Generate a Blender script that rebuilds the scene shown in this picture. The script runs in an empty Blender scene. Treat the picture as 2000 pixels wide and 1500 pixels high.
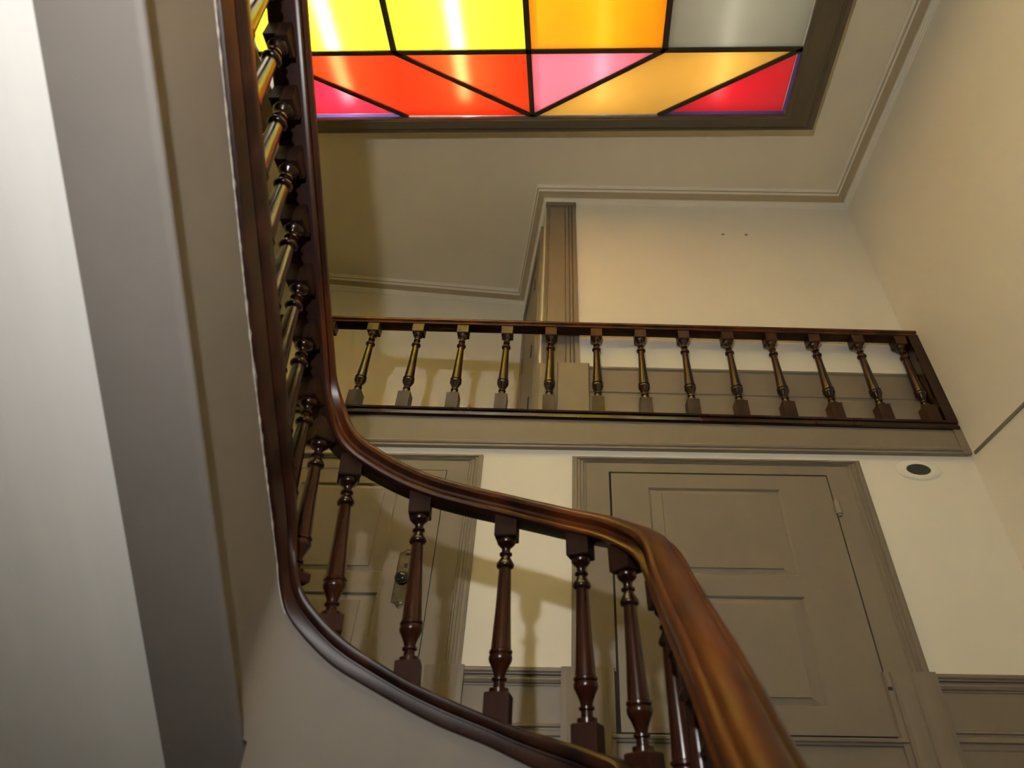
import bpy, bmesh, math
import numpy as np
from mathutils import Vector, Matrix

SC = bpy.context.scene
COL = SC.collection
H = 1.55                      # eye height above the hall floor; heights below are written from eye level

# ------------------------------------------------------------------ camera
cam_d = bpy.data.cameras.new('camera')
cam = bpy.data.objects.new('camera', cam_d)
COL.objects.link(cam)
PIT, ROL = math.radians(38.37), math.radians(0.95)
_f = Vector((0, math.cos(PIT), math.sin(PIT)))
_r0 = Vector((1, 0, 0)); _u0 = _r0.cross(_f)
_r = _r0 * math.cos(ROL) + _u0 * math.sin(ROL); _u = _r.cross(_f)
cam.matrix_world = Matrix(((_r.x, _u.x, -_f.x, 0), (_r.y, _u.y, -_f.y, 0), (_r.z, _u.z, -_f.z, H), (0, 0, 0, 1)))
cam_d.sensor_fit = 'HORIZONTAL'; cam_d.sensor_width = 36; cam_d.lens = 21.472
cam_d.shift_x = -0.05
cam_d.clip_start = 0.02
cam_d.dof.use_dof = True; cam_d.dof.focus_distance = 5.2; cam_d.dof.aperture_fstop = 1.5
SC.camera = cam
# ------------------------------------------------------------------ world, lamp, exposure
w = bpy.data.worlds.new('world'); SC.world = w; w.use_nodes = True
w.node_tree.nodes['Background'].inputs[0].default_value = (1, .9, .75, 1)
w.node_tree.nodes['Background'].inputs[1].default_value = 0.05
ld = bpy.data.lights.new('hall_lamp_light', 'SPOT'); lamp = bpy.data.objects.new('hall_lamp_light', ld)
COL.objects.link(lamp); lamp.location = (-0.47, -1.3, 1.03 + H)
ld.energy = 345; ld.color = (1, .97, .95); ld.spot_size = math.radians(138); ld.spot_blend = .75
lamp.rotation_euler = Vector((.12, .78, .62)).to_track_quat('-Z', 'Y').to_euler(); ld.shadow_soft_size = 0.07
TUBE_ON = 100.0; TUBE_DIM = 13.0; TUBE_FILL = 120.0
SC.view_settings.view_transform = 'Standard'; SC.view_settings.look = 'None'
SC.view_settings.gamma = 1; SC.view_settings.use_curve_mapping = False
SC.view_settings.exposure = 0.0

# ------------------------------------------------------------------ materials
def mat(name, col, rough=.6, var=.08, scale=6, bump=.0, bscale=60, coat=0, stretch=None, col2=None, spec=.5):
    m = bpy.data.materials.new(name); m.use_nodes = True
    nt = m.node_tree; N = nt.nodes; L = nt.links; b = N['Principled BSDF']
    tc = N.new('ShaderNodeTexCoord'); mp = N.new('ShaderNodeMapping'); L.new(tc.outputs['Object'], mp.inputs[0])
    if stretch: mp.inputs['Scale'].default_value = stretch
    nz = N.new('ShaderNodeTexNoise'); nz.inputs['Scale'].default_value = scale; nz.inputs['Detail'].default_value = 5
    L.new(mp.outputs[0], nz.inputs['Vector'])
    r = N.new('ShaderNodeValToRGB'); L.new(nz.outputs['Fac'], r.inputs[0])
    c2 = col2 or tuple(min(1, c * (1 + var)) for c in col)
    c1 = tuple(c * (1 - var) for c in col)
    r.color_ramp.elements[0].position = .3; r.color_ramp.elements[1].position = .7
    r.color_ramp.elements[0].color = (*c1, 1); r.color_ramp.elements[1].color = (*c2, 1)
    L.new(r.outputs[0], b.inputs['Base Color'])
    b.inputs['Roughness'].default_value = rough
    b.inputs['Specular IOR Level'].default_value = spec
    if coat: b.inputs['Coat Weight'].default_value = coat; b.inputs['Coat Roughness'].default_value = .18
    if bump:
        n2 = N.new('ShaderNodeTexNoise'); n2.inputs['Scale'].default_value = bscale; n2.inputs['Detail'].default_value = 4
        L.new(mp.outputs[0], n2.inputs['Vector'])
        bp = N.new('ShaderNodeBump'); bp.inputs['Strength'].default_value = bump; bp.inputs['Distance'].default_value = .004
        L.new(n2.outputs['Fac'], bp.inputs['Height']); L.new(bp.outputs[0], b.inputs['Normal'])
    return m
M = {}
M['wall'] = mat('cream_wall_paint', (.80, .77, .672), .75, .02, 1.5, .12, 25, spec=.25)
M['ceil'] = mat('cream_ceiling_paint', (.78, .72, .57), .75, .03, 1.2, .12, 25, spec=.25)
M['trimw'] = mat('cream_gloss_trim', (.84, .81, .70), .45, .02, 3)
M['plaster'] = mat('white_soffit_plaster', (.84, .83, .79), .8, .025, 2.2, .3, 5, stretch=(4, .25, .25), spec=.2)
M['grey'] = mat('grey_brown_gloss_paint', (.205, .175, .138), .42, .04, 4, .06, 40, spec=.4)
M['string'] = mat('grey_brown_string_paint', (.222, .20, .178), .55, .05, 2.5, .2, 30, spec=.3)
M['chip'] = mat('pale_chipped_paint', (.46, .42, .36), .7, .35, 30)
M['cove'] = mat('tan_cove_paint', (.46, .385, .25), .7, .03, 3)
M['gap'] = mat('dark_joint', (.02, .016, .012), .8)
M['wood'] = mat('dark_mahogany', (.011, .0045, .0033), .22, .45, 7, .05, 90, .0, (1, 1, .22), (.034, .0085, .0045), .42)
M['rail'] = mat('red_brown_polished_mahogany', (.022, .006, .003), .31, .4, 3.2, .03, 90, .0, (1.6, .5, .5), (.105, .026, .006), .32)
M['under'] = mat('unpolished_mahogany', (.016, .007, .005), .6, .3, 7, .05, 90, .0, (1, 1, .3), (.034, .011, .007), .12)
M['cap'] = mat('dull_mahogany', (.015, .0055, .004), .36, .45, 7, .05, 90, .0, (1, 1, .3), (.045, .013, .007), .3)
M['frame'] = mat('dark_olive_frame_paint', (.105, .085, .055), .5, .05, 4)
M['came'] = mat('dark_glazing_bar', (.035, .026, .012), .5, .05, 5)
M['brass'] = mat('worn_brass', (.13, .10, .055), .38, .25, 20); M['brass'].node_tree.nodes['Principled BSDF'].inputs['Metallic'].default_value = .6
M['knob'] = mat('black_china_knob', (.008, .012, .012), .12, .1, 5)
M['steel'] = mat('painted_hinge_steel', (.25, .22, .18), .35, .1, 20)
M['white'] = mat('white_enamel', (.82, .80, .72), .4, .02, 5)
M['cover'] = mat('bright_white_plastic', (.93, .93, .91), .35, .01, 5)
M['dark'] = mat('dark_duct', (.03, .035, .03), .5, .3, 8)
M['floor'] = mat('dark_carpet', (.05, .055, .045), .95, .2, 60)
M['box'] = mat('white_lightbox_lining', (.85, .85, .83), .8, .02, 3)

def glass(name, col, see=.16, tint=None):
    m = bpy.data.materials.new(name); m.use_nodes = True
    nt = m.node_tree; N = nt.nodes; L = nt.links
    for n in list(N):
        if n.type != 'OUTPUT_MATERIAL': N.remove(n)
    out = [n for n in N if n.type == 'OUTPUT_MATERIAL'][0]
    tc = N.new('ShaderNodeTexCoord'); nz = N.new('ShaderNodeTexNoise'); nz.inputs['Scale'].default_value = 3.5; nz.inputs['Detail'].default_value = 3
    L.new(tc.outputs['Object'], nz.inputs['Vector'])
    mx = N.new('ShaderNodeMixRGB'); mx.inputs[1].default_value = (*[c * .85 for c in col], 1); mx.inputs[2].default_value = (*col, 1)
    L.new(nz.outputs['Fac'], mx.inputs[0])
    tr = N.new('ShaderNodeBsdfTranslucent'); L.new(mx.outputs[0], tr.inputs['Color'])
    rf = N.new('ShaderNodeBsdfRefraction'); rf.inputs['IOR'].default_value = 2.0; rf.inputs['Roughness'].default_value = .72
    t = tint or tuple(min(1, c * .6 + .4) for c in col)
    rf.inputs['Color'].default_value = (*t, 1)
    mix = N.new('ShaderNodeMixShader'); mix.inputs[0].default_value = see
    L.new(tr.outputs[0], mix.inputs[1]); L.new(rf.outputs[0], mix.inputs[2])
    gl = N.new('ShaderNodeBsdfGlossy'); gl.inputs['Roughness'].default_value = .12
    m2 = N.new('ShaderNodeMixShader'); m2.inputs[0].default_value = .04
    L.new(mix.outputs[0], m2.inputs[1]); L.new(gl.outputs[0], m2.inputs[2])
    L.new(m2.outputs[0], out.inputs[0])
    return m
m = bpy.data.materials.new('clear_glass_back'); m.use_nodes = True
nt = m.node_tree; nt.nodes.remove(nt.nodes['Principled BSDF']); t_ = nt.nodes.new('ShaderNodeBsdfTransparent')
nt.links.new(t_.outputs[0], nt.nodes['Material Output'].inputs[0]); M['clear'] = m
def emit(name, col, s):
    m = bpy.data.materials.new(name); m.use_nodes = True; b = m.node_tree.nodes['Principled BSDF']
    b.inputs['Base Color'].default_value = (.8, .8, .8, 1)
    b.inputs['Emission Color'].default_value = (*col, 1); b.inputs['Emission Strength'].default_value = s
    return m

# ------------------------------------------------------------------ object helpers
def link(name, verts, faces, m, parent=None, smooth=False, mats=None, mi=None):
    me = bpy.data.meshes.new(name); me.from_pydata([tuple(map(float, v)) for v in verts], [], faces); me.update()
    bm = bmesh.new(); bm.from_mesh(me); bmesh.ops.recalc_face_normals(bm, faces=bm.faces); bm.to_mesh(me); bm.free()
    for x in (mats or [m]): me.materials.append(x)
    if mi:
        for p, i in zip(me.polygons, mi): p.material_index = i
    if smooth:
        me.polygons.foreach_set('use_smooth', [True] * len(me.polygons))
        me.set_sharp_from_angle(angle=math.radians(38))
    o = bpy.data.objects.new(name, me); COL.objects.link(o)
    if parent: o.parent = parent; o.matrix_parent_inverse = parent.matrix_world.inverted()
    return o
def tag(o, label=None, cat=None, group=None, kind=None):
    for k, v in (('label', label), ('category', cat), ('group', group), ('kind', kind)):
        if v: o[k] = v
    return o
def empty(name, loc, label=None, cat=None, kind=None):
    o = bpy.data.objects.new(name, None); o.location = loc; COL.objects.link(o); o.empty_display_size = .1
    o.matrix_world = Matrix.Translation(loc)
    return tag(o, label, cat, None, kind)
class MB:
    def __init__(s): s.v = []; s.f = []
    def add(s, v, f):
        n = len(s.v); s.v += [tuple(x) for x in v]; s.f += [tuple(i + n for i in q) for q in f]; return s
    def box(s, x0, x1, y0, y1, z0, z1):
        v = [(x, y, z) for x in (x0, x1) for y in (y0, y1) for z in (z0, z1)]
        return s.add(v, [(0, 1, 3, 2), (4, 6, 7, 5), (0, 4, 5, 1), (2, 3, 7, 6), (0, 2, 6, 4), (1, 5, 7, 3)])
    def prism(s, poly, z0, z1):
        n = len(poly); v = [(x, y, z0) for x, y in poly] + [(x, y, z1) for x, y in poly]
        return s.add(v, [tuple(range(n))[::-1], tuple(range(n, 2 * n))] + [(i, (i + 1) % n, n + (i + 1) % n, n + i) for i in range(n)])
    def rings(s, R, closed=True, caps=True):
        n = len(R[0]); v = [p for r in R for p in r]; f = []
        for i in range(len(R) - 1):
            for j in range(n if closed else n - 1):
                k = (j + 1) % n; f.append((i * n + j, i * n + k, (i + 1) * n + k, (i + 1) * n + j))
        if caps and closed: f += [tuple(range(n))[::-1], tuple(range((len(R) - 1) * n, len(R) * n))]
        return s.add(v, f)
    def tube(s, a, b, r, n=12):
        a = Vector(a); b = Vector(b); d = (b - a).normalized(); x = d.orthogonal().normalized(); y = d.cross(x)
        return s.rings([[p + x * (r * math.cos(t)) + y * (r * math.sin(t)) for t in [2 * math.pi * i / n for i in range(n)]] for p in (a, b)])
    def put(s, name, m, parent=None, smooth=False, **k): return link(name, s.v, s.f, m, parent, smooth, **k)
def box(name, m, x0, x1, y0, y1, z0, z1, parent=None): return MB().box(x0, x1, y0, y1, z0, z1).put(name, m, parent)
def rect_loops(loops, cap=True):
    """loops of (x0,x1,z0,z1,y) bridged into a stepped panel facing -y"""
    b = MB(); R = [[(x0, y, z0), (x1, y, z0), (x1, y, z1), (x0, y, z1)] for x0, x1, z0, z1, y in loops]
    n = 4; v = [p for r in R for p in r]; f = []
    for i in range(len(R) - 1):
        for j in range(4): f.append((i * 4 + j, i * 4 + (j + 1) % 4, i * 4 + 4 + (j + 1) % 4, i * 4 + 4 + j))
    if cap: f.append(tuple(range((len(R) - 1) * 4, len(R) * 4)))
    return b.add(v, f)
def u_loops(loops):
    """casing: loops of (x0,x1,z0,z1,y) as an inverted U from the floor, bridged"""
    v = []; f = []
    for x0, x1, z0, z1, y in loops: v += [(x0, y, z0), (x0, y, z1), (x1, y, z1), (x1, y, z0)]
    for i in range(len(loops) - 1):
        for j in range(3): f.append((i * 4 + j, i * 4 + j + 1, i * 4 + 5 + j, i * 4 + 4 + j))
    return MB().add(v, f)

S = 'structure'
YW = 4.40; YU = 4.53; XR = 3.46; XL = -3.95; YF = -3.2; ZF = -H; ZC = 6.60; ZU = 3.07
PA = (-.24, YU); PB = (-.56, 6.29); PC = (XL, 5.97)

# ------------------------------------------------------------------ room shell
tag(box('floor', M['floor'], XL, XR, YF, YW, ZF - .2, ZF), 'dark carpeted hall floor at the foot of the stair', 'floor', None, S)
tag(box('wall_back', M['wall'], XL, XR, YW, YW + .22, ZF, ZU - .06), 'cream lower back wall with two grey doors', 'wall', None, S)
tag(MB().prism([(XR, YU), (XR, 6.6), (PB[0] + .02, 6.6), (PB[0], PB[1]), (PA[0], PA[1])], ZU, ZC + .05).put('wall_upper', M['wall']), 'cream upper wall behind the landing balusters, rounding into the passage', 'wall', None, S)
tag(MB().prism([(PB[0] - .0, PB[1]), (PB[0], PB[1] + .2), (PC[0], PC[1] + .2), PC], ZU, ZC + .05).put('wall_passage', M['wall']), 'cream end wall of the upper passage', 'wall', None, S)
tag(box('wall_right', M['wall'], XR, XR + .2, YF, 6.6, ZF, ZC + .05), 'tall cream right side wall of the stairwell', 'wall', None, S)
tag(box('wall_left', M['wall'], XL - .2, XL, YF, 6.4, ZF, ZC + .05), 'cream left side wall behind the stair flight', 'wall', None, S)
tag(box('wall_front', M['wall'], XL, XR, YF - .2, YF, ZF, ZC + .05), 'cream wall behind the viewer', 'wall', None, S)
tag(MB().prism([(XL, YW + .02), (XR, YW + .02), (XR, 6.5), (XL, 6.5)], ZU - .055, ZU - .002).put('floor_upper', M['floor']), 'upper landing floor behind the balustrade', 'floor', None, S)

# skylight frame of reference: inner near right corner, slightly turned against the walls
PSI = -.025
def sk(u, v): return (2.342 + u - PSI * v * -1 * -1, 3.338 + v + PSI * u)
def sk(u, v): return (2.342 + u + .028 * v, 3.338 + v - .025 * u * 1)
UW, VW = 5.45, 4.40  # length carried on out of view to throw more light on the walls
fo_x, fo_y = .345, .172
def ring_sk(ex, ey, z): return [(*sk(-UW - ex, -VW - ey), z), (*sk(ex, -VW - ey), z), (*sk(ex, ey), z), (*sk(-UW - ex, ey), z)]
b = MB()
out = [(XL - .1, YF - .1), (XR + .1, YF - .1), (XR + .1, 6.6), (XL - .1, 6.6)]
inn = [p[:2] for p in ring_sk(.2, .1, 0)]
v = [(x, y, z) for z in (ZC, ZC + .05) for x, y in out + inn]
f = []
for k in range(4):
    n = (k + 1) % 4
    f += [(k, n, 4 + n, 4 + k), (8 + k, 8 + n, 12 + n, 12 + k), (4 + k, 4 + n, 12 + n, 12 + k), (k, n, 8 + n, 8 + k)]
tag(b.add(v, f).put('ceiling', M['ceil']), 'cream ceiling around the stained glass rooflight', 'ceiling', None, S)

# cornice : profile (offset from the wall, height) swept round the upper walls with mitres
def mitre_sweep(path, prof):
    n = len(path); R = []
    for i, p in enumerate(path):
        p = Vector(p)
        d0 = (p - Vector(path[i - 1])).normalized() if i else None
        d1 = (Vector(path[i + 1]) - p).normalized() if i < n - 1 else None
        d0 = d0 or d1; d1 = d1 or d0
        n0 = Vector((-d0.y, d0.x)); n1 = Vector((-d1.y, d1.x)); m_ = (n0 + n1).normalized(); m_ /= max(.3, m_.dot(n0))
        R.append([(p.x + m_.x * o, p.y + m_.y * o, z) for o, z in prof])
    return MB().rings(R, closed=False, caps=False)
cpath = [(XR, YF), (XR, YU), PA, PB, PC]
cor = empty('trim_1', (1.6, YU, 6.41), 'moulded cream cornice with a tan cove along the upper walls', 'cornice', S)
mitre_sweep(cpath, [(0, 6.405), (.018, 6.405), (.018, 6.422), (.028, 6.426), (.028, 6.448), (.042, 6.452), (.042, 6.482), (.030, 6.488)]).put('wall_moulding', M['trimw'], cor)
mitre_sweep(cpath, [(.030, 6.487), (.045, 6.498), (.075, 6.508), (.114, 6.513)]).put('cove', M['cove'], cor)
mitre_sweep(cpath, [(.114, 6.512), (.111, 6.514), (.111, 6.532), (.122, 6.534), (.122, 6.548)]).put('lower_bead', M['trimw'], cor)
mitre_sweep(cpath, [(.122, 6.547), (.134, 6.556)]).put('fillet', M['cove'], cor)
mitre_sweep(cpath, [(.134, 6.555), (.134, 6.580), (.150, 6.584), (.150, 6.601)]).put('upper_bead', M['trimw'], cor)

# ------------------------------------------------------------------ fascia of the landing and line on the right wall
t = empty('trim_2', (0.7, YW, 2.77), 'grey brown painted fascia board under the landing balustrade', 'fascia', S)
b = MB()
def fprof(x):  # (y, z) down the front
    return [(YW + .01, 3.085 - .012 * (x - .7)), (4.372, 3.085 - .012 * (x - .7)), (4.372, 2.842), (4.360, 2.836), (4.356, 2.822), (4.362, 2.808), (4.372, 2.804), (4.372, 2.792), (4.352, 2.786), (4.350, 2.770), (YW + .01, 2.770)]
b.rings([[(x, y, z) for y, z in fprof(x)] for x in (XL + .002, XR - .03)])
b.put('fascia_board', M['grey'], t)
box('end_block', M['grey'], XR - .075, XR - .003, 4.358, YW + .01, 2.775, 3.04, t)
tag(box('trim_3', M['grey'], XR - .012, XR + .01, -2.6, 4.33, 2.752, 2.778), 'thin grey line moulding running along the right wall', 'moulding', None, S)

# ------------------------------------------------------------------ doors on the lower wall
def casing(t, x0, x1, z0, ztop, wx, wz, y=YW):
    L = []
    for fr, d in [(0, 0), (0, .034), (.07, .040), (.13, .040), (.145, .030), (.21, .037), (.235, .026), (.30, .032), (.325, .022), (.36, .024), (.38, .018), (.40, .022), (1.0, .022), (1.0, -.006)]:
        L.append((x0 + fr * wx, x1 - fr * wx, z0, ztop - fr * wz, y - d))
    return u_loops(L).put('casing', M['grey'], t)
def panel(t, rx0, rx1, rz0, rz1, fx, fz, yf):
    L = [(rx0 - .004, rx1 + .004, rz0 - .004, rz1 + .004, yf + .004), (rx0, rx1, rz0, rz1, yf + .001), (rx0 + .012, rx1 - .012, rz0 + .010, rz1 - .010, yf + .010), (rx0 + .018, rx1 - .018, rz0 + .014, rz1 - .014, yf + .0165),
         (rx0 + fx, rx1 - fx, rz0 + fz, rz1 - fz, yf + .008), (rx0 + fx + .003, rx1 - fx - .003, rz0 + fz + .003, rz1 - fz - .003, yf - .001)]
    return rect_loops(L).put('panel', M['grey'], t)
YL = 4.377   # front of the door leaves
def plinth(t, x0, x1, z0, z1, y, prof):
    """fluted casing foot: prof = (fraction across, projection)"""
    pts = [(x0, y + .03)] + [(x0 + f_ * (x1 - x0), y - d) for f_, d in prof] + [(x1, y + .03)]
    return MB().prism(pts, z0, z1).put('plinth_block', M['grey'], t)
# right door
d2 = empty('door_2', (1.28, YW, .6), 'wide grey two-panel door hinged on its right, right of the stair rail', 'door', S)
X0, X1, Z0, Z1 = .397, 2.172, .674, 2.548
box('shade_backing', M['gap'], X0 - .03, X1 + .03, 4.3955, YW + .004, Z0 - .05, Z1 + .03, d2)  # near-black sheet, puts the shade of the gap round the leaf into colour
casing(d2, .086, 2.478, 1.03, 2.692, .300, .136)
g = .012
def lf(nm, a, b_, c, d): return box(nm, M['grey'], a, b_, YL, 4.398, c, d, d2)
PX0, PX1 = .698, 1.764
lf('stile', X0 + g * .5, PX0, Z0, Z1 - .006); lf('stile', PX1, X1 - g * .5, Z0, Z1 - .006)
lf('top_rail', PX0, PX1, 2.415, Z1 - .006); lf('lock_rail', PX0, PX1, 1.549, 1.703); lf('bottom_rail', PX0, PX1, Z0, .831)
panel(d2, PX0, PX1, 1.703, 2.415, .104, .050, YL); panel(d2, PX0, PX1, .831, 1.549, .104, .056, YL)
for hz, hm in ((2.257, M['steel']), (.97, M['grey'])):
    h = MB().tube((2.186, 4.366, hz - .055), (2.186, 4.366, hz + .055), .024, 10).tube((2.186, 4.366, hz - .072), (2.186, 4.366, hz - .056), .016, 8).tube((2.186, 4.366, hz + .056), (2.186, 4.366, hz + .072), .016, 8).put('hinge', hm, d2, True)
    h['label'] = 'small knuckle hinge'
box('hinge_notch', M['gap'], 2.158, 2.186, 4.340, 4.350, .935, .955, d2)
b = MB(); b.rings([[(x, y, z) for y, z in [(YW, .66), (4.345, .66), (4.335, .652), (4.337, .638), (4.350, .632), (4.352, .620), (4.366, .612), (4.368, ZF), (YW, ZF)]] for x in (.345, 2.19)]).put('threshold', M['grey'], d2)
pp = [(0, .012), (.02, .040), (.12, .040), (.17, .030), (.24, .030), (.32, .036), (.42, .042), (.5, .044), (.56, .038), (.64, .041), (.76, .050), (.9, .056), (1, .05)]
plinth(d2, 2.150, 2.502, ZF, 1.05, YW - .012, pp)
plinth(d2, .018, .375, ZF, 1.046, YW - .012, [(1 - a, c) for a, c in pp][::-1])
# left door
d1 = empty('door_1', (-1.7, YW, .6), 'grey panelled door with brass lock plate and black knob, behind the stair balusters', 'door', S)
X0, X1 = -2.46, -.940
box('shade_backing', M['gap'], X0 - .03, X1 + .03, 4.3955, YW + .004, Z0 - .05, 2.57, d1)  # same dark sheet for the shaded gap of this door
casing(d1, -2.76, -.655, 1.03, 2.692, .285, .146)
def lf(nm, a, b_, c, d): return box(nm, M['grey'], a, b_, YL, 4.398, c, d, d1)
PX0, PX1 = -2.10, -1.306
Z1 = 2.546
lf('stile', X0 + .006, PX0, Z0, Z1 - .006); lf('stile', PX1, X1 - .006, Z0, Z1 - .006)
lf('top_rail', PX0, PX1, 2.414, Z1 - .006); lf('lock_rail', PX0, PX1, 1.53, 1.682); lf('bottom_rail', PX0, PX1, Z0, .83)
panel(d1, PX0, PX1, 1.682, 2.414, .108, .045, YL); panel(d1, PX0, PX1, .83, 1.53, .115, .052, YL)
b = MB(); b.rings([[(x, y, z) for y, z in [(YW, .66), (4.345, .66), (4.335, .652), (4.337, .638), (4.350, .632), (4.352, .620), (4.366, .612), (4.368, ZF), (YW, ZF)]] for x in (-2.52, -.89)]).put('threshold', M['grey'], d1)
plinth(d1, -.975, -.625, ZF, 1.05, YW - .012, pp)
plinth(d1, -2.79, -2.44, ZF, 1.05, YW - .012, [(1 - a, c) for a, c in pp][::-1])
# lock plate : pointed outline, rim, keyhole, knob
cx, cz = -1.137, 1.645
hw, hh = .062, .185
ol = [(-hw, -hh), (-.035, -hh - .006), (-.018, -hh - .030), (0, -hh - .046), (.018, -hh - .030), (.035, -hh - .006), (hw, -hh), (hw, hh), (.035, hh + .010), (.012, hh + .036), (0, hh + .040), (-.012, hh + .036), (-.035, hh + .010), (-hw, hh)]
b = MB(); b.rings([[(cx + x * s_, y, cz + z * (1 - (1 - s_) * .4)) for x, z in ol] for s_, y in ((1, YL), (1, YL - .006), (.90, YL - .009), (.86, YL - .006), (.84, YL - .006))])
pl = b.put('lock_plate', M['brass'], d1); pl['label'] = 'pointed brass lock plate'
def dome(c, prof, n=20, sx=1.0, sz=1.0):
    return MB().rings([[(c[0] + r * sx * math.cos(t), c[1] - d, c[2] + r * sz * math.sin(t)) for t in [2 * math.pi * i / n for i in range(n)]] for r, d in prof])
k_ = dome((cx, YL - .006, 1.618), [(.030, 0), (.030, .006), (.013, .010), (.013, .040), (.028, .044), (.040, .056), (.042, .070), (.034, .084), (.018, .091), (.002, .093)], sx=1.15).put('knob', M['knob'], pl, True)
k_['label'] = 'round black knob'
MB().box(cx - .010, cx + .012, YL - .0085, YL - .005, 1.712, 1.745).put('keyhole', M['gap'], pl)
for zz in (1.465, 1.825): dome((cx, YL - .006, zz), [(.016, 0), (.016, .002), (.010, .004), (.002, .005)], 12, 1.3).put('screw', M['brass'], pl, True)

# ------------------------------------------------------------------ wainscot on the lower wall
DP = [(0, 1.046), (.036, 1.046), (.042, 1.038), (.042, 1.022), (.032, 1.012), (.032, 1.004), (.012, .998), (.012, .990), (.026, .984), (.030, .972), (.022, .954), (.012, .948), (.012, .938), (.006, .936), (.006, .728), (.012, .726), (.012, .718), (.024, .712), (.026, .700), (.012, .694), (.012, .682), (.028, .676), (.030, .650), (.018, .640), (.016, .610), (.012, .602), (.012, .30), (.020, .29), (.020, ZF), (0, ZF)]
def dado(nm, x0, x1, label):
    t = empty(nm, (.5 * (x0 + x1), YW, .6), label, 'wainscot', S)
    top = [p for p in DP[:14]] + [(0, .936)]
    mid = [(0, .938), (.006, .938), (.006, .726), (0, .726)]
    bot = [(0, .730)] + DP[15:]
    for n_, pr in (('dado_rail', top), ('panel', mid), ('base_moulding', bot)):
        MB().rings([[(x, YW - d, z) for d, z in pr] for x in (x0, x1)]).put(n_, M['grey'], t)
    return t
dado('trim_4', -.640, .030, 'low grey moulded wainscot between the two grey doors')
dado('trim_5', 2.49, XR - .002, 'low grey moulded wainscot right of the wide door, bottom right corner')
dado('trim_6', XL + .002, -2.77, 'low grey moulded wainscot left of the door with the brass plate')

# ------------------------------------------------------------------ upper wall : casing, wainscot, passage door
t = empty('trim_7', (-.04, YU, ZU), 'tall grey moulded door casing at the left end of the upper wall', 'casing', S)
xs = [(0, 0), (0, .036), (.05, .036), (.06, .028), (.085, .032), (.10, .024), (.125, .03), (.14, .022), (.62, .022), (.635, .014), (.66, .026), (.74, .026), (.755, .016), (.78, .03), (.84, .03), (.855, .018), (.88, .036), (1, .036), (1, 0)]
b = MB()
b.rings([[((-.238 if z > 4 else -.228) + f_ * (.352 if z > 5 else .385) + (0 if z > 5 else .012), YU - d, z) for f_, d in xs] for z in (ZU, 6.385)])
b.put('casing', M['grey'], t)
box('head_block', M['grey'], -.245, .120, YU - .040, YU, 6.33, 6.40, t)
MB().prism([(-.262, YU), (-.262, YU - .03), (-.225, YU - .052), (-.06, YU - .052), (-.05, YU - .062), (.235, YU - .062), (.248, YU - .05), (.248, YU)], ZU, 3.80).put('plinth_block', M['grey'], t)
t = empty('trim_8', (1.8, YU, ZU), 'grey wainscot board along the foot of the upper wall', 'wainscot', S)
up = [(0, 3.788), (.026, 3.788), (.030, 3.780), (.030, 3.766), (.018, 3.756), (.014, 3.752), (.014, 3.506), (.022, 3.502), (.022, 3.486), (.012, 3.480), (.012, 3.468), (.028, 3.458), (.030, 3.434), (.036, 3.428), (.036, ZU), (0, ZU)]
for n_, pr in (('dado_rail', up[:6] + [(0, 3.752)]), ('panel', [(0, 3.752), (.014, 3.752), (.014, 3.506), (0, 3.506)]), ('base_moulding', [(0, 3.506)] + up[7:])):
    MB().rings([[(x, YU - d, z - .010 * (x - .5)) for d, z in pr] for x in (.244, XR - .002)]).put(n_, M['grey'], t)
# passage side door, set in the splayed return of the upper wall
dv = Vector((PB[0] - PA[0], PB[1] - PA[1])).normalized(); nv = Vector((-dv.y, dv.x))
def ps(s, d): return (PA[0] + dv.x * s + nv.x * d, PA[1] + dv.y * s + nv.y * d)
d3 = empty('door_3', (*ps(.9, 0), ZU), 'grey door and casing seen edge-on in the passage, left of the tall casing', 'door', S)
def pbox(nm, m_, s0, s1, d0, d1_, z0, z1): return MB().prism([ps(s0, d0), ps(s0, d1_), ps(s1, d1_), ps(s1, d0)], z0, z1).put(nm, m_, d3)
pbox('casing', M['grey'], .14, .40, -.002, .035, ZU, 5.95); pbox('casing', M['grey'], 1.48, 1.74, -.002, .035, ZU, 5.95); pbox('head_casing', M['grey'], .14, 1.74, -.002, .034, 5.951, 6.15)
pbox('leaf', M['grey'], .405, 1.475, -.002, .018, ZU + .01, 5.945)
for hz in (3.55, 4.25, 5.3): pbox('hinge', M['gap'], .385, .415, .020, .044, hz, hz + .16)

# ------------------------------------------------------------------ stained glass rooflight
sk_e = empty('window_1', (*sk(-UW / 2, -VW / 2), ZC), 'stained glass rooflight of yellow, orange, red, pink and clear panes in a dark frame', 'rooflight', S)
prof = [(1.0, 6.605), (1.0, 6.392), (.95, 6.380), (.86, 6.380), (.82, 6.392), (.78, 6.392), (.74, 6.376), (.66, 6.366), (.60, 6.360), (.14, 6.360), (.10, 6.366), (.04, 6.366), (0.0, 6.376), (0.0, 6.44), (.0, 6.605)]
R = [ring_sk(fo_x * a, fo_y * a, z) for a, z in prof]
for k in range(4):   # four mitred frame members
    n = (k + 1) % 4; rr = [[r[k] for r in R], [r[n] for r in R]]
    MB().rings(rr, closed=True, caps=True).put('frame_member', M['frame'], sk_e)
GZ = 6.418
cols = [0, -1.365, -2.725, -4.08, -UW]
r1, rm, r2 = -.672, -2.2, -3.728
def bar(p, q, wd, nm='glazing_bar', z0=6.395, z1=6.44):
    a = Vector(sk(*p)); c = Vector(sk(*q)); d = (c - a).normalized(); n = Vector((-d.y, d.x)) * wd / 2
    return MB().prism([tuple(a + n), tuple(c + n), tuple(c - n), tuple(a - n)], z0, z1).put(nm, M['came'], sk_e)
V1 = -VW
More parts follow.
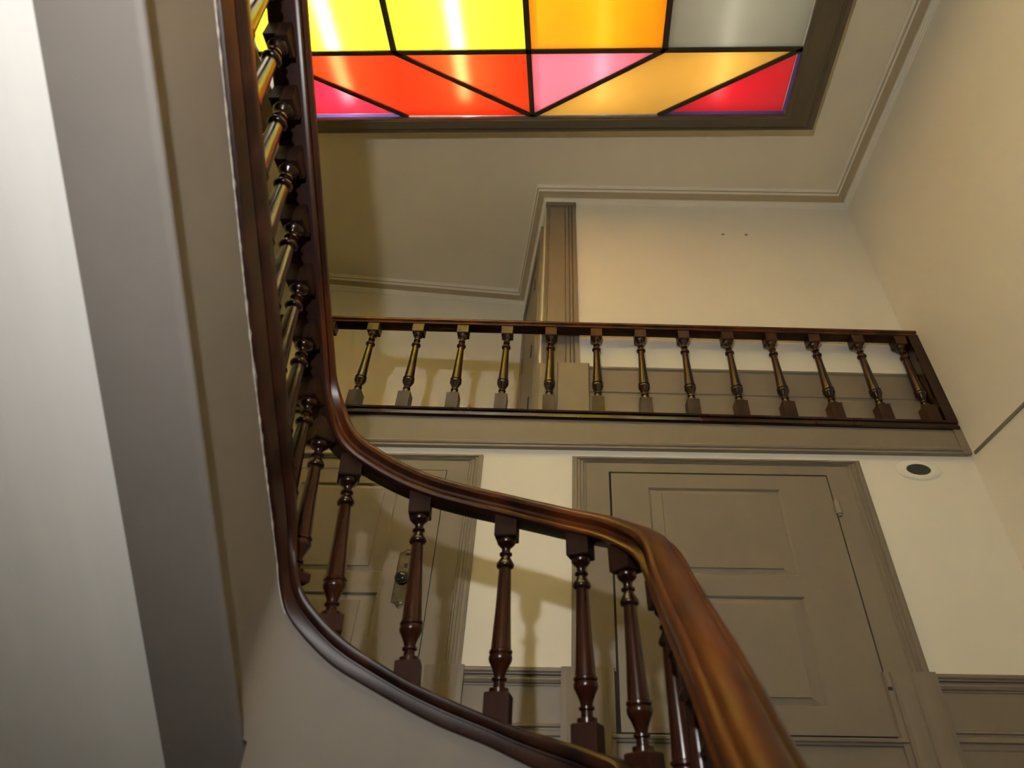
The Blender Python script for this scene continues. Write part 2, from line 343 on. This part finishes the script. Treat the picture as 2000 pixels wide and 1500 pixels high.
bar((-UW, r1), (0, r1), .042); bar((-UW, r2), (0, r2), .042); bar((-UW, rm), (0, rm), .042)
bar((cols[2], 0), (cols[2], r1), .050); bar((cols[2], V1), (cols[2], r2), .050)
for c in cols[1:4]: bar((c, r1), (c, rm), .056); bar((c, rm), (c, r2), .056)
for s_ in (0, 1):
    va, vb = ((r1, 0), (r2, V1))[s_]
    bar((cols[4], va), (cols[3], vb), .040); bar((cols[3], va), (cols[2], vb), .040)
    bar((cols[1], va), (cols[2], vb), .040); bar((cols[0], va), (cols[1], vb), .040)
GC = {
 'yellow': glass('yellow_glass', (.80, .66, .003), .13, (1, .94, .32)), 'orange': glass('orange_glass', (1, .27, .004), .04, (1, .5, .1)), 'smoke': glass('smoky_clear_glass', (.20, .185, .13), .02, (1, .95, .8)),
 'crimson': glass('crimson_glass', (.36, .001, .012), .07, (1, .25, .28)), 'scarlet': glass('scarlet_glass', (.44, .0065, .0002), .06, (1, .30, .10)), 'flame': glass('flame_red_glass', (.44, .010, .0002), .07, (1, .38, .12)),
 'pink': glass('pink_glass', (.9, .16, .22), .07, (1, .5, .65)), 'amber': glass('amber_glass', (.70, .36, .05), .03, (1, .8, .4)), 'ruby': glass('ruby_glass', (.70, .004, .014), .08, (1, .3, .3)), 'violet': glass('violet_gap_light', (.10, .05, .17), .02), 'straw_fill': glass('straw_fill_glass', (.92, .80, .42), .03), 'opal_fill': glass('opal_fill_glass', (.88, .84, .70), .03)}
def pane(pts, g_, shrink=.012, label=None):
    c = sum((Vector(p) for p in pts), Vector((0, 0))) / len(pts)
    q = [Vector(p) + (c - Vector(p)).normalized() * shrink for p in pts]
    P = [sk(*p) for p in q]; n = len(P)
    v = [(x, y, GZ) for x, y in P] + [(x, y, GZ + .006) for x, y in P]
    f = [tuple(range(n))[::-1], tuple(range(n, 2 * n))] + [(i, (i + 1) % n, n + (i + 1) % n, n + i) for i in range(n)]
    me_f = [0, 1] + [1] * n
    o = link('pane', v, f, None, sk_e, mats=[GC[g_], M['clear']], mi=me_f)
    o['label'] = label or '%s glass pane' % g_
    return o
c0, c1, c2, c3, c4 = cols
for a, c, g_ in ((c4, c3, 'yellow'), (c3, c2, 'yellow'), (c2, c1, 'orange'), (c1, c0, 'smoke')):
    pane([(a, r1), (c, r1), (c, rm), (a, rm)], g_)
for a, c, g_ in ((c4, c3, 'opal_fill'), (c3, c2, 'opal_fill'), (c2, c1, 'yellow'), (c1, c0, 'straw_fill')):  # unseen row, pale glass chosen to brighten and whiten the room light
    pane([(a, rm), (c, rm), (c, r2), (a, r2)], g_)
for va, vb in ((r1, 0), (r2, V1)):  # end row out of view is coloured for the light it throws
    e = .032 if vb == 0 else -.032
    pane([(c4 + .03, va - e * 0), (c3 - .06, vb - e), (c4 + .03, vb - e)], 'crimson' if vb == 0 else 'amber', .02)
    pane([(c4, va), (c3, va), (c2, vb), (c3, vb)], 'scarlet' if vb == 0 else 'opal_fill'); pane([(c3, va), (c2, va), (c2, vb)], 'flame' if vb == 0 else 'amber', .015)
    pane([(c2, va), (c1, va), (c2, vb)], 'pink' if vb == 0 else 'opal_fill', .015); pane([(c1, va), (c0, va), (c1, vb), (c2, vb)], 'amber')
    pane([(c0 - .032, va + e), (c0 - .032, vb - e), (c1 + .09, vb - e)], 'ruby' if vb == 0 else 'amber', .01)
    pane([(c4, vb - e * 1.1), (c3 - .06, vb - e * 1.1), (c3, vb), (c4, vb)], 'violet', .006, 'violet light in the edge gap, coloured as a thin strip')  # violet sheets put the coloured light of the pane-edge gap into glass colour
    pane([(c1 + .03, vb), (c1 + .09, vb - e * 1.1), (c0, vb - e * 1.1), (c0, vb)], 'violet', .006, 'violet light in the edge gap, coloured as a thin strip')
    pane([(c0 - .032, va + e), (c0, va + e), (c0, vb - e * 1.1), (c0 - .032, vb - e * 1.1)], 'violet', .004, 'violet light in the edge gap, coloured as a thin strip')
# light box with fluorescent tubes above the glass
b = MB(); p = ring_sk(.02, .02, 0); p0 = [(x, y, 6.445) for x, y, _ in p]; p1 = [(x, y, 6.98) for x, y, _ in p]
b.add(p0 + p1, [(4, 5, 6, 7)] + [(i, (i + 1) % 4, 4 + (i + 1) % 4, 4 + i) for i in range(4)])
b.put('light_box', M['box'], sk_e)
on = emit('tube_glow', (1, .98, .95), TUBE_ON); fill = emit('fill_tube_glow', (1, .98, .95), TUBE_FILL); dim = emit('dim_tube_glow', (1, .97, .92), TUBE_DIM)
for u_, mm in ((-4.74, on), (-3.46, on), (-1.98, dim), (-.72, dim)):
    for va, vb, m_ in ((-.12, -2.15, mm), (-2.27, -VW + .12, fill)):  # second row is unseen, added to brighten the upper walls and ceiling
        MB().tube((*sk(u_, va), 6.68), (*sk(u_, vb), 6.68), .022, 10).put('tube_lamp', m_, sk_e, True)

# ------------------------------------------------------------------ stair geometry : one plan line for rail and balusters
CTRL = [(.44, -.6), (.44, .6), (.44, 1.6), (.44, 2.1), (.44, 2.38), (.415, 2.57), (.31, 2.725), (.1, 2.85), (-.26, 2.925), (-.70, 2.925), (-1.03, 2.865), (-1.24, 2.78), (-1.335, 2.66), (-1.35, 2.50), (-1.35, 2.2), (-1.35, 1.6), (-1.35, .6), (-1.35, -.6)]
P = np.array(CTRL, float)
for _ in range(3):
    Q = [P[0]]
    for a, c in zip(P[:-1], P[1:]): Q += [a * .75 + c * .25, a * .25 + c * .75]
    Q.append(P[-1]); P = np.array(Q)
Ls = np.concatenate([[0], np.cumsum(np.linalg.norm(np.diff(P, axis=0), axis=1))])
T = np.linspace(0, Ls[-1], int(Ls[-1] / .02)); BASE = np.stack([np.interp(T, Ls, P[:, i]) for i in (0, 1)], 1)
i0 = np.argmax(BASE[:, 1]); T = T - np.interp(0, -(BASE[:, 0] + .41), T)
tg = np.gradient(BASE, axis=0); tg /= np.linalg.norm(tg, axis=1)[:, None]
NRM = np.stack([tg[:, 1], -tg[:, 0]], 1)
def sm(z, k=7):
    kk = np.ones(k) / k; zp = np.concatenate([z[0] - (z[1] - z[0]) * np.arange(k // 2, 0, -1), z, z[-1] + (z[-1] - z[-2]) * np.arange(1, k // 2 + 1)])
    return np.convolve(zp, kk, 'valid')
def tab(d, k=7):
    d = sorted(d); return sm(np.interp(T, [a for a, _ in d], [c for _, c in d]), k)
zl = lambda z0, t_: z0 - .77 * (3.656 - t_)            # straight upper flight: y = 3.656 - T
ZB = tab([(-4.2, -1.84), (-2.1, -.03), (-1.861, .174), (-1.74, .292), (-1.581, .436), (-1.336, .630), (-1.088, .848), (-.943, 1.022), (-.902, 1.066), (-.773, 1.150), (-.624, 1.236), (-.314, 1.344), (-.104, 1.407), (.064, 1.448), (.274, 1.50), (.39, 1.537), (.496, 1.577), (.605, 1.625), (.76, 1.70), (.86, 1.775), (1.0, 1.96), (1.2, zl(4.05, 1.2)), (4.3, zl(4.05, 4.3))])
ST = tab([(-4.2, -2.52), (-2.0, -.66), (-1.25, .0), (-.95, .23), (-.752, .317), (-.506, .381), (-.248, .446), (-.015, .523), (.221, .606), (.346, .662), (.5, .733), (.579, .778), (.665, .835), (.744, .897), (.787, .927), (.877, 1.025), (1.0, 1.17), (1.2, 1.375), (1.378, 1.515), (1.6, zl(3.27, 1.6)), (4.3, zl(3.27, 4.3))], 5)
SB = -.012 + tab([(-4.2, -2.66), (-2.0, -.80), (-1.25, -.13), (-.95, .10), (-.7, .20), (-.368, .300), (-.141, .386), (.06, .447), (.18, .493), (.397, .584), (.556, .651), (.625, .691), (.745, .771), (.837, .833), (.908, .889), (1.055, 1.015), (1.257, 1.175), (1.406, 1.279), (1.685, 1.487), (1.992, 1.72), (2.803, 2.36), (4.3, 2.36 + .77 * 1.497)], 5)
def at(arr, t_): return np.interp(t_, T, arr)
def pt(t_, off=0):
    return np.array([at(BASE[:, 0], t_) + off * at(NRM[:, 0], t_), at(BASE[:, 1], t_) + off * at(NRM[:, 1], t_)])
def heading(t_): return math.atan2(at(tg[:, 1], t_), at(tg[:, 0], t_))
NB = lambda t_: .939 + .77 * (t_ - 1.731)               # lower edge line of the painted string of the upper flight

RAILP = [(-.062, 0), (-.076, .006), (-.080, .018), (-.074, .030), (-.062, .036), (-.054, .048), (-.056, .060), (-.070, .068), (-.085, .078), (-.088, .094), (-.083, .107), (-.070, .116), (-.060, .117), (-.055, .113), (-.048, .120), (-.030, .135), (0, .140)]
RAILP = RAILP + [(-u, v) for u, v in RAILP[-2::-1]]
def sweep_rail(idx, zarr, prof):
    R = []
    C3 = np.concatenate([BASE, zarr[:, None]], 1); t3 = np.gradient(C3, axis=0); t3 /= np.linalg.norm(t3, axis=1)[:, None]
    for i in idx:
        n = Vector((*NRM[i], 0)); f_ = Vector(t3[i]); up = n.cross(f_).normalized(); c = Vector(C3[i])
        R.append([c + n * u + up * v for u, v in prof])
    return MB().rings(R)
sel = [i for i in range(len(T)) if -3.7 < T[i] < 4.2]

sb = empty('stair_balustrade', (-.41, 2.92, .4), 'curving dark mahogany stair balustrade with turned balusters and moulded handrail', 'balustrade')
hr = sweep_rail(sel, ZB, RAILP)
np_ = len(RAILP)
hr = hr.put('handrail', None, sb, True, mats=[M['rail'], M['under']], mi=[1 if (k % np_) == np_ - 1 and k < np_ * (len(sel) - 1) else 0 for k in range(np_ * (len(sel) - 1) + 2)])
hr['label'] = 'red-brown polished handrail, worn orange on top'
CAPP = [(-.112, 0), (-.132, .03), (-.135, .10), (-.135, .46), (-.124, .50), (-.124, .56), (-.142, .62), (-.150, .74), (-.150, .90), (-.140, .98), (-.120, 1.0), (.10, 1.0), (.10, 0)]
R = []
for i in sel:
    h = ST[i] - SB[i]; R.append([(*(BASE[i] + NRM[i] * u), SB[i] + h * v) for u, v in CAPP])
cap = MB().rings(R).put('string_cap', M['cap'], sb, True)

BPROF = [(.0, .040), (.008, .046), (.030, .046), (.042, .040), (.058, .028), (.068, .022), (.098, .021), (.104, .032), (.116, .032), (.122, .023), (.135, .024), (.160, .034), (.182, .043), (.194, .044), (.206, .040), (.214, .029), (.225, .030), (.50, .037), (.70, .0445), (.745, .046), (.752, .053), (.765, .053), (.772, .046), (.780, .052), (.800, .054), (.815, .051), (.85, .038), (.885, .028), (.905, .025), (.912, .034), (.924, .034), (.932, .025), (.965, .026), (.972, .043), (1.0, .043)]
def baluster_mesh(L, top, bot, bl=.055, k=1.0, n=16):
    """turned baluster, z = 0 at the top of the turning; square blocks above (top) and below (bot)"""
    b = MB()
    b.rings([[(r * k * math.cos(a), r * k * math.sin(a), -t_ * L) for a in [2 * math.pi * j / n for j in range(n)]] for t_, r in BPROF])
    h = bl * k; c = .006
    def blk(z0, z1):
        b.rings([[(s * hx, q * hx, z) for s, q in ((-1, -1), (1, -1), (1, 1), (-1, 1))] for z, hx in ((z0, h - c), (z0 + c, h), (z1 - c, h), (z1, h - c))])
    nt_ = len(b.f); blk(-.001, top); blk(-L - bot, -L + .001)
    b.mi = [0] * nt_ + [1] * (len(b.f) - nt_)
    return b
def make_baluster(mesh_o, parent, t_, z, L): pass
BL = .71
bt = [-2.21, -1.98, -1.75, -1.51, -1.27, -1.02, -.757, -.518, -.137, .321, .715, .907, 1.055, 1.279, 1.508, 1.740, 1.960, 2.175, 2.390, 2.605, 2.820, 3.035, 3.25, 3.465]
for t_ in bt:
    c = pt(t_); z = float(at(ZB, t_)) - .10
    lean = float(np.interp(t_, [-1, -.75, -.14, .32, .715, 1.05], [.03, .03, .015, .062, .080, .052]))
    foot = c + np.array([lean, 0]); ti = int(np.argmin(np.linalg.norm(BASE - foot, axis=1)))
    bot = max(.03, z - BL - (float(ST[ti]) - .03))
    b = baluster_mesh(BL, .13, bot); o = b.put('baluster', None, None, True, mats=[M['wood'], M['under']], mi=b.mi)
    o.parent = sb; o.matrix_parent_inverse = Matrix.Identity(4)
    o.matrix_basis = Matrix.Translation(Vector((c[0], c[1], z)) - Vector(sb.location)) @ Matrix.Rotation(-math.atan2(lean, BL), 4, 'Y') @ Matrix.Rotation(heading(t_), 4, 'Z')

# ------------------------------------------------------------------ staircase body
stc = empty('staircase', (-1.35, 2.6, -H), 'closed-string staircase with grey painted string and white plastered underside', 'staircase')
R = []
seli = [i for i in range(len(T)) if -3.6 < T[i] < 4.2]
for i in seli:
    px_, py_ = BASE[i] - NRM[i] * .118
    lo = 2.41 - .77 * py_ if (T[i] > 0 and px_ < -1.168) else SB[i] - 1.0
    R.append([(*(BASE[i] + NRM[i] * u), z) for u, z in ((-.118, SB[i] + .02), (-.118, lo), (-.085, lo), (-.085, SB[i] + .02))])
MB().rings(R).put('string_board', M['string'], stc, True)
# chipped pale edge where the painted string meets the mahogany cap
R = []; rng = np.random.default_rng(4); wv = .0022 + .0045 * np.clip(rng.normal(.15, .6, len(T)), 0, 1.6) * np.clip((T - .9) / .6, 0, 1)
for i in seli:
    if T[i] < .86: continue
    q = BASE[i] - NRM[i] * .120; k = wv[i]
    R.append([(q[0] + a * k * .6, q[1], SB[i] - .008 + c * k) for a, c in ((1, 1), (-1, 1), (-1, -1), (1, -1))])
MB().rings(R).put('chipped_edge', M['chip'], stc, True)['label'] = 'pale chipped paint edge'
# soffit board with a rounded nosing under the upper flight, running straight on below the turn
ys = np.linspace(-.85, 3.75, 30)
def sof(y): return 2.42 - .77 * y
R = []
for y in ys:
    z = sof(y)
    R.append([(x, y, z + d) for x, d in ((-1.490, .02), (-1.490, -.028), (-1.215, -.028), (-1.200, -.024), (-1.190, -.014), (-1.188, -.002), (-1.194, .006), (-1.24, .01), (-1.30, .02))])
MB().rings(R).put('soffit_board', M['string'], stc, True)
R = []
for y in ys:
    z = sof(y); R.append([(x, y, z + d) for x, d in ((XL + .002, .08), (XL + .002, -.018), (-1.470, -.018), (-1.470, .08))])
MB().rings(R).put('soffit', M['plaster'], stc, True)['label'] = 'white plastered underside of the flight'
# treads and risers
y = 2.52
while y > -.75:
    z = 3.13 - .77 * y
    box('tread', M['floor'], XL + .004, -1.33, y - .26, y + .012, z - .035, z, stc)
    box('riser', M['grey'], XL + .004, -1.33, y - .020, y - .002, z - .19, z - .036, stc)
    y -= .232
y = 2.30
while y > -1.2:
    z = .18 - .80 * (2.30 - y)
    if z > -H + .05:
        box('tread', M['floor'], .47, XR - .004, y - .02, y + .26, z - .035, z, stc)
        box('riser', M['grey'], .47, XR - .004, y, y + .018, z - .2, z - .036, stc)
    y -= .232
wt = [-1.0, -.74, -.46, -.14, .2, .5, .72, .98]
def outer(t_):
    p = pt(t_, .02); n = np.array([at(NRM[:, 0], t_), at(NRM[:, 1], t_)]); k = 9.
    if n[1] > 1e-6: k = min(k, (4.30 - p[1]) / n[1])
    if n[0] > 1e-6: k = min(k, (XR - .006 - p[0]) / n[0])
    if n[0] < -1e-6: k = min(k, (XL + .006 - p[0]) / n[0])
    return p + n * k
for a, c in zip(wt[:-1], wt[1:]):
    pa, pb = pt(a, .02), pt(c, .02); qa, qb = outer(a), outer(c); poly = [pa, pb, qb]
    if abs(qa[0] - qb[0]) > .01 and abs(qa[1] - qb[1]) > .01: poly.append(np.array([qa[0] if abs(qa[0]) > 3 else qb[0], 4.30]))
    poly.append(qa)
    z = float(at(ST, .5 * (a + c))) - .06 if c < .6 else float(at(ST, .5 * (a + c))) - .10
    MB().prism([tuple(p) for p in poly], z - .035, z).put('tread', M['floor'], stc)
    d = (qa - pa); d /= np.linalg.norm(d); nn = np.array([-d[1], d[0]]) * .012
    MB().prism([tuple(pa - nn), tuple(qa - nn), tuple(qa + nn), tuple(pa + nn)], z - .19, z - .036).put('riser', M['grey'], stc)

# ------------------------------------------------------------------ landing balustrade
lb = empty('landing_balustrade', (.6, 4.41, ZU), 'straight dark mahogany balustrade along the upper landing edge', 'balustrade')
YB = 4.41
def rz(x): return 4.150 - .0125 * (x - .58)
def bz(x): return 3.135 - .0125 * (x - .7)
LP = [(-.052, 0), (-.060, .005), (-.062, .014), (-.056, .022), (-.048, .027), (-.046, .038), (-.052, .044), (-.062, .050), (-.064, .062), (-.058, .074), (-.038, .082), (0, .086)]
LP = LP + [(-u, v) for u, v in LP[-2::-1]]
MB().rings([[(x, YB + u, rz(x) + v) for u, v in LP] for x in np.linspace(XL + .01, XR - .004, 8)]).put('handrail', None, lb, True, mats=[M['rail'], M['under']], mi=[1 if k % len(LP) in (0, len(LP) - 1) else 0 for k in range(7 * len(LP))] + [0, 0])
BP = [(-.060, -.082), (-.072, -.073), (-.072, -.056), (-.062, -.048), (-.062, -.030), (-.078, -.022), (-.080, -.006), (-.074, 0), (.06, 0), (.06, -.082)]
MB().rings([[(x, YB + u, bz(x) + v) for u, v in BP] for x in (XL + .01, XR - .02)]).put('base_rail', M['wood'], lb)
p_ = MB().rings([[(XR - .10, YB - .055, z) for z in (0,)] * 0 or [(XR - .105, YB - .06, bz(3.4) - .002), (XR - .004, YB - .06, bz(3.4) - .002), (XR - .004, YB + .05, bz(3.4) - .002), (XR - .105, YB + .05, bz(3.4) - .002)], [(XR - .105, YB - .06, rz(3.4) + .01), (XR - .004, YB - .06, rz(3.4) + .01), (XR - .004, YB + .05, rz(3.4) + .01), (XR - .105, YB + .05, rz(3.4) + .01)]]).put('end_post', M['wood'], lb)
lm = None
bx = [-3.61, -3.175, -2.74, -2.305, -1.87, -1.427, -.990, -.556, -.127, .316, .744, 1.166, 1.596, 2.017, 2.436, 2.864, 3.275]
for x in bx:
    if lm is None:
        b = baluster_mesh(.712, .10, .205); o = b.put('baluster', None, None, True, mats=[M['wood'], M['cap']], mi=b.mi); lm = o.data
    else:
        o = bpy.data.objects.new('baluster', lm); COL.objects.link(o)
    o.parent = lb; zt = rz(x) - .098
    L_ = (zt - (bz(x) + .183)) / .712
    o.location = (x - .6, 0, zt - ZU); o.scale = (1, 1, L_)

# ------------------------------------------------------------------ small things on the walls
vx, vz = 2.967, 2.633
ve = empty('wall_vent', (vx, YW, vz), 'round white ventilation ring with a dark hole, high right of the wide door', 'vent')
def ell(prof, n=32): return dome((vx, YW, vz), prof, n, .19, .098)
b = MB(); n = 32
pr = [(1.0, -.002), (1.0, .006), (.93, .012), (.60, .013), (.54, .010), (.52, -.0), (.52, -.0)]
b.rings([[(vx + .19 * r * math.cos(a), YW - d, vz + .098 * r * math.sin(a)) for a in [2 * math.pi * i / n for i in range(n)]] for r, d in pr], closed=True, caps=False).put('ring', M['white'], ve, True)
b = MB(); b.rings([[(vx + .100 * r * math.cos(a), YW - d, vz + .052 * r * math.sin(a)) for a in [2 * math.pi * i / n for i in range(n)]] for r, d in [(1, .009), (.98, .001), (.3, .0005)]], closed=True, caps=True).put('duct', M['dark'], ve, True)
b = MB(); b.rings([[(vx + .004 + .074 * math.cos(a), YW - d, vz - .006 + .020 * math.sin(a)) for a in [2 * math.pi * i / n for i in range(n)]] for d in (.0, .004)]).put('damper', M['gap'], ve)
yp = 6.29 - .0944 * 0.71
sw = empty('wall_socket', (-1.27, 6.21, 4.555), 'round white cover plate low on the passage end wall, seen between balusters', 'socket')
b = MB(); b.rings([[(-1.275 + .105 * r * math.cos(a), 6.226 - d + .094 * .105 * r * math.cos(a), 4.555 + .066 * r * math.sin(a)) for a in [2 * math.pi * i / 24 for i in range(24)]] for r, d in [(1, 0), (1, .035), (.88, .045), (.60, .048), (.52, .040), (.48, .052), (.38, .058), (.02, .060)]]).put('cover', M['cover'], sw, True)
for i, x in enumerate((1.853, 2.126)):
    o = dome((x, YU, 5.875), [(.016, -.002), (.016, .004), (.010, .007), (.002, .007)], 10, 1.2).put('wall_plug', M['steel'], None, True)
    tag(o, ('left' if i == 0 else 'right') + ' one of two small screw plugs high on the upper wall', 'screw')

# everything is written from eye level: lift the building so that the hall floor is at zero
for o in list(SC.objects):
    if o.parent is None and o not in (cam, lamp): o.location.z += H
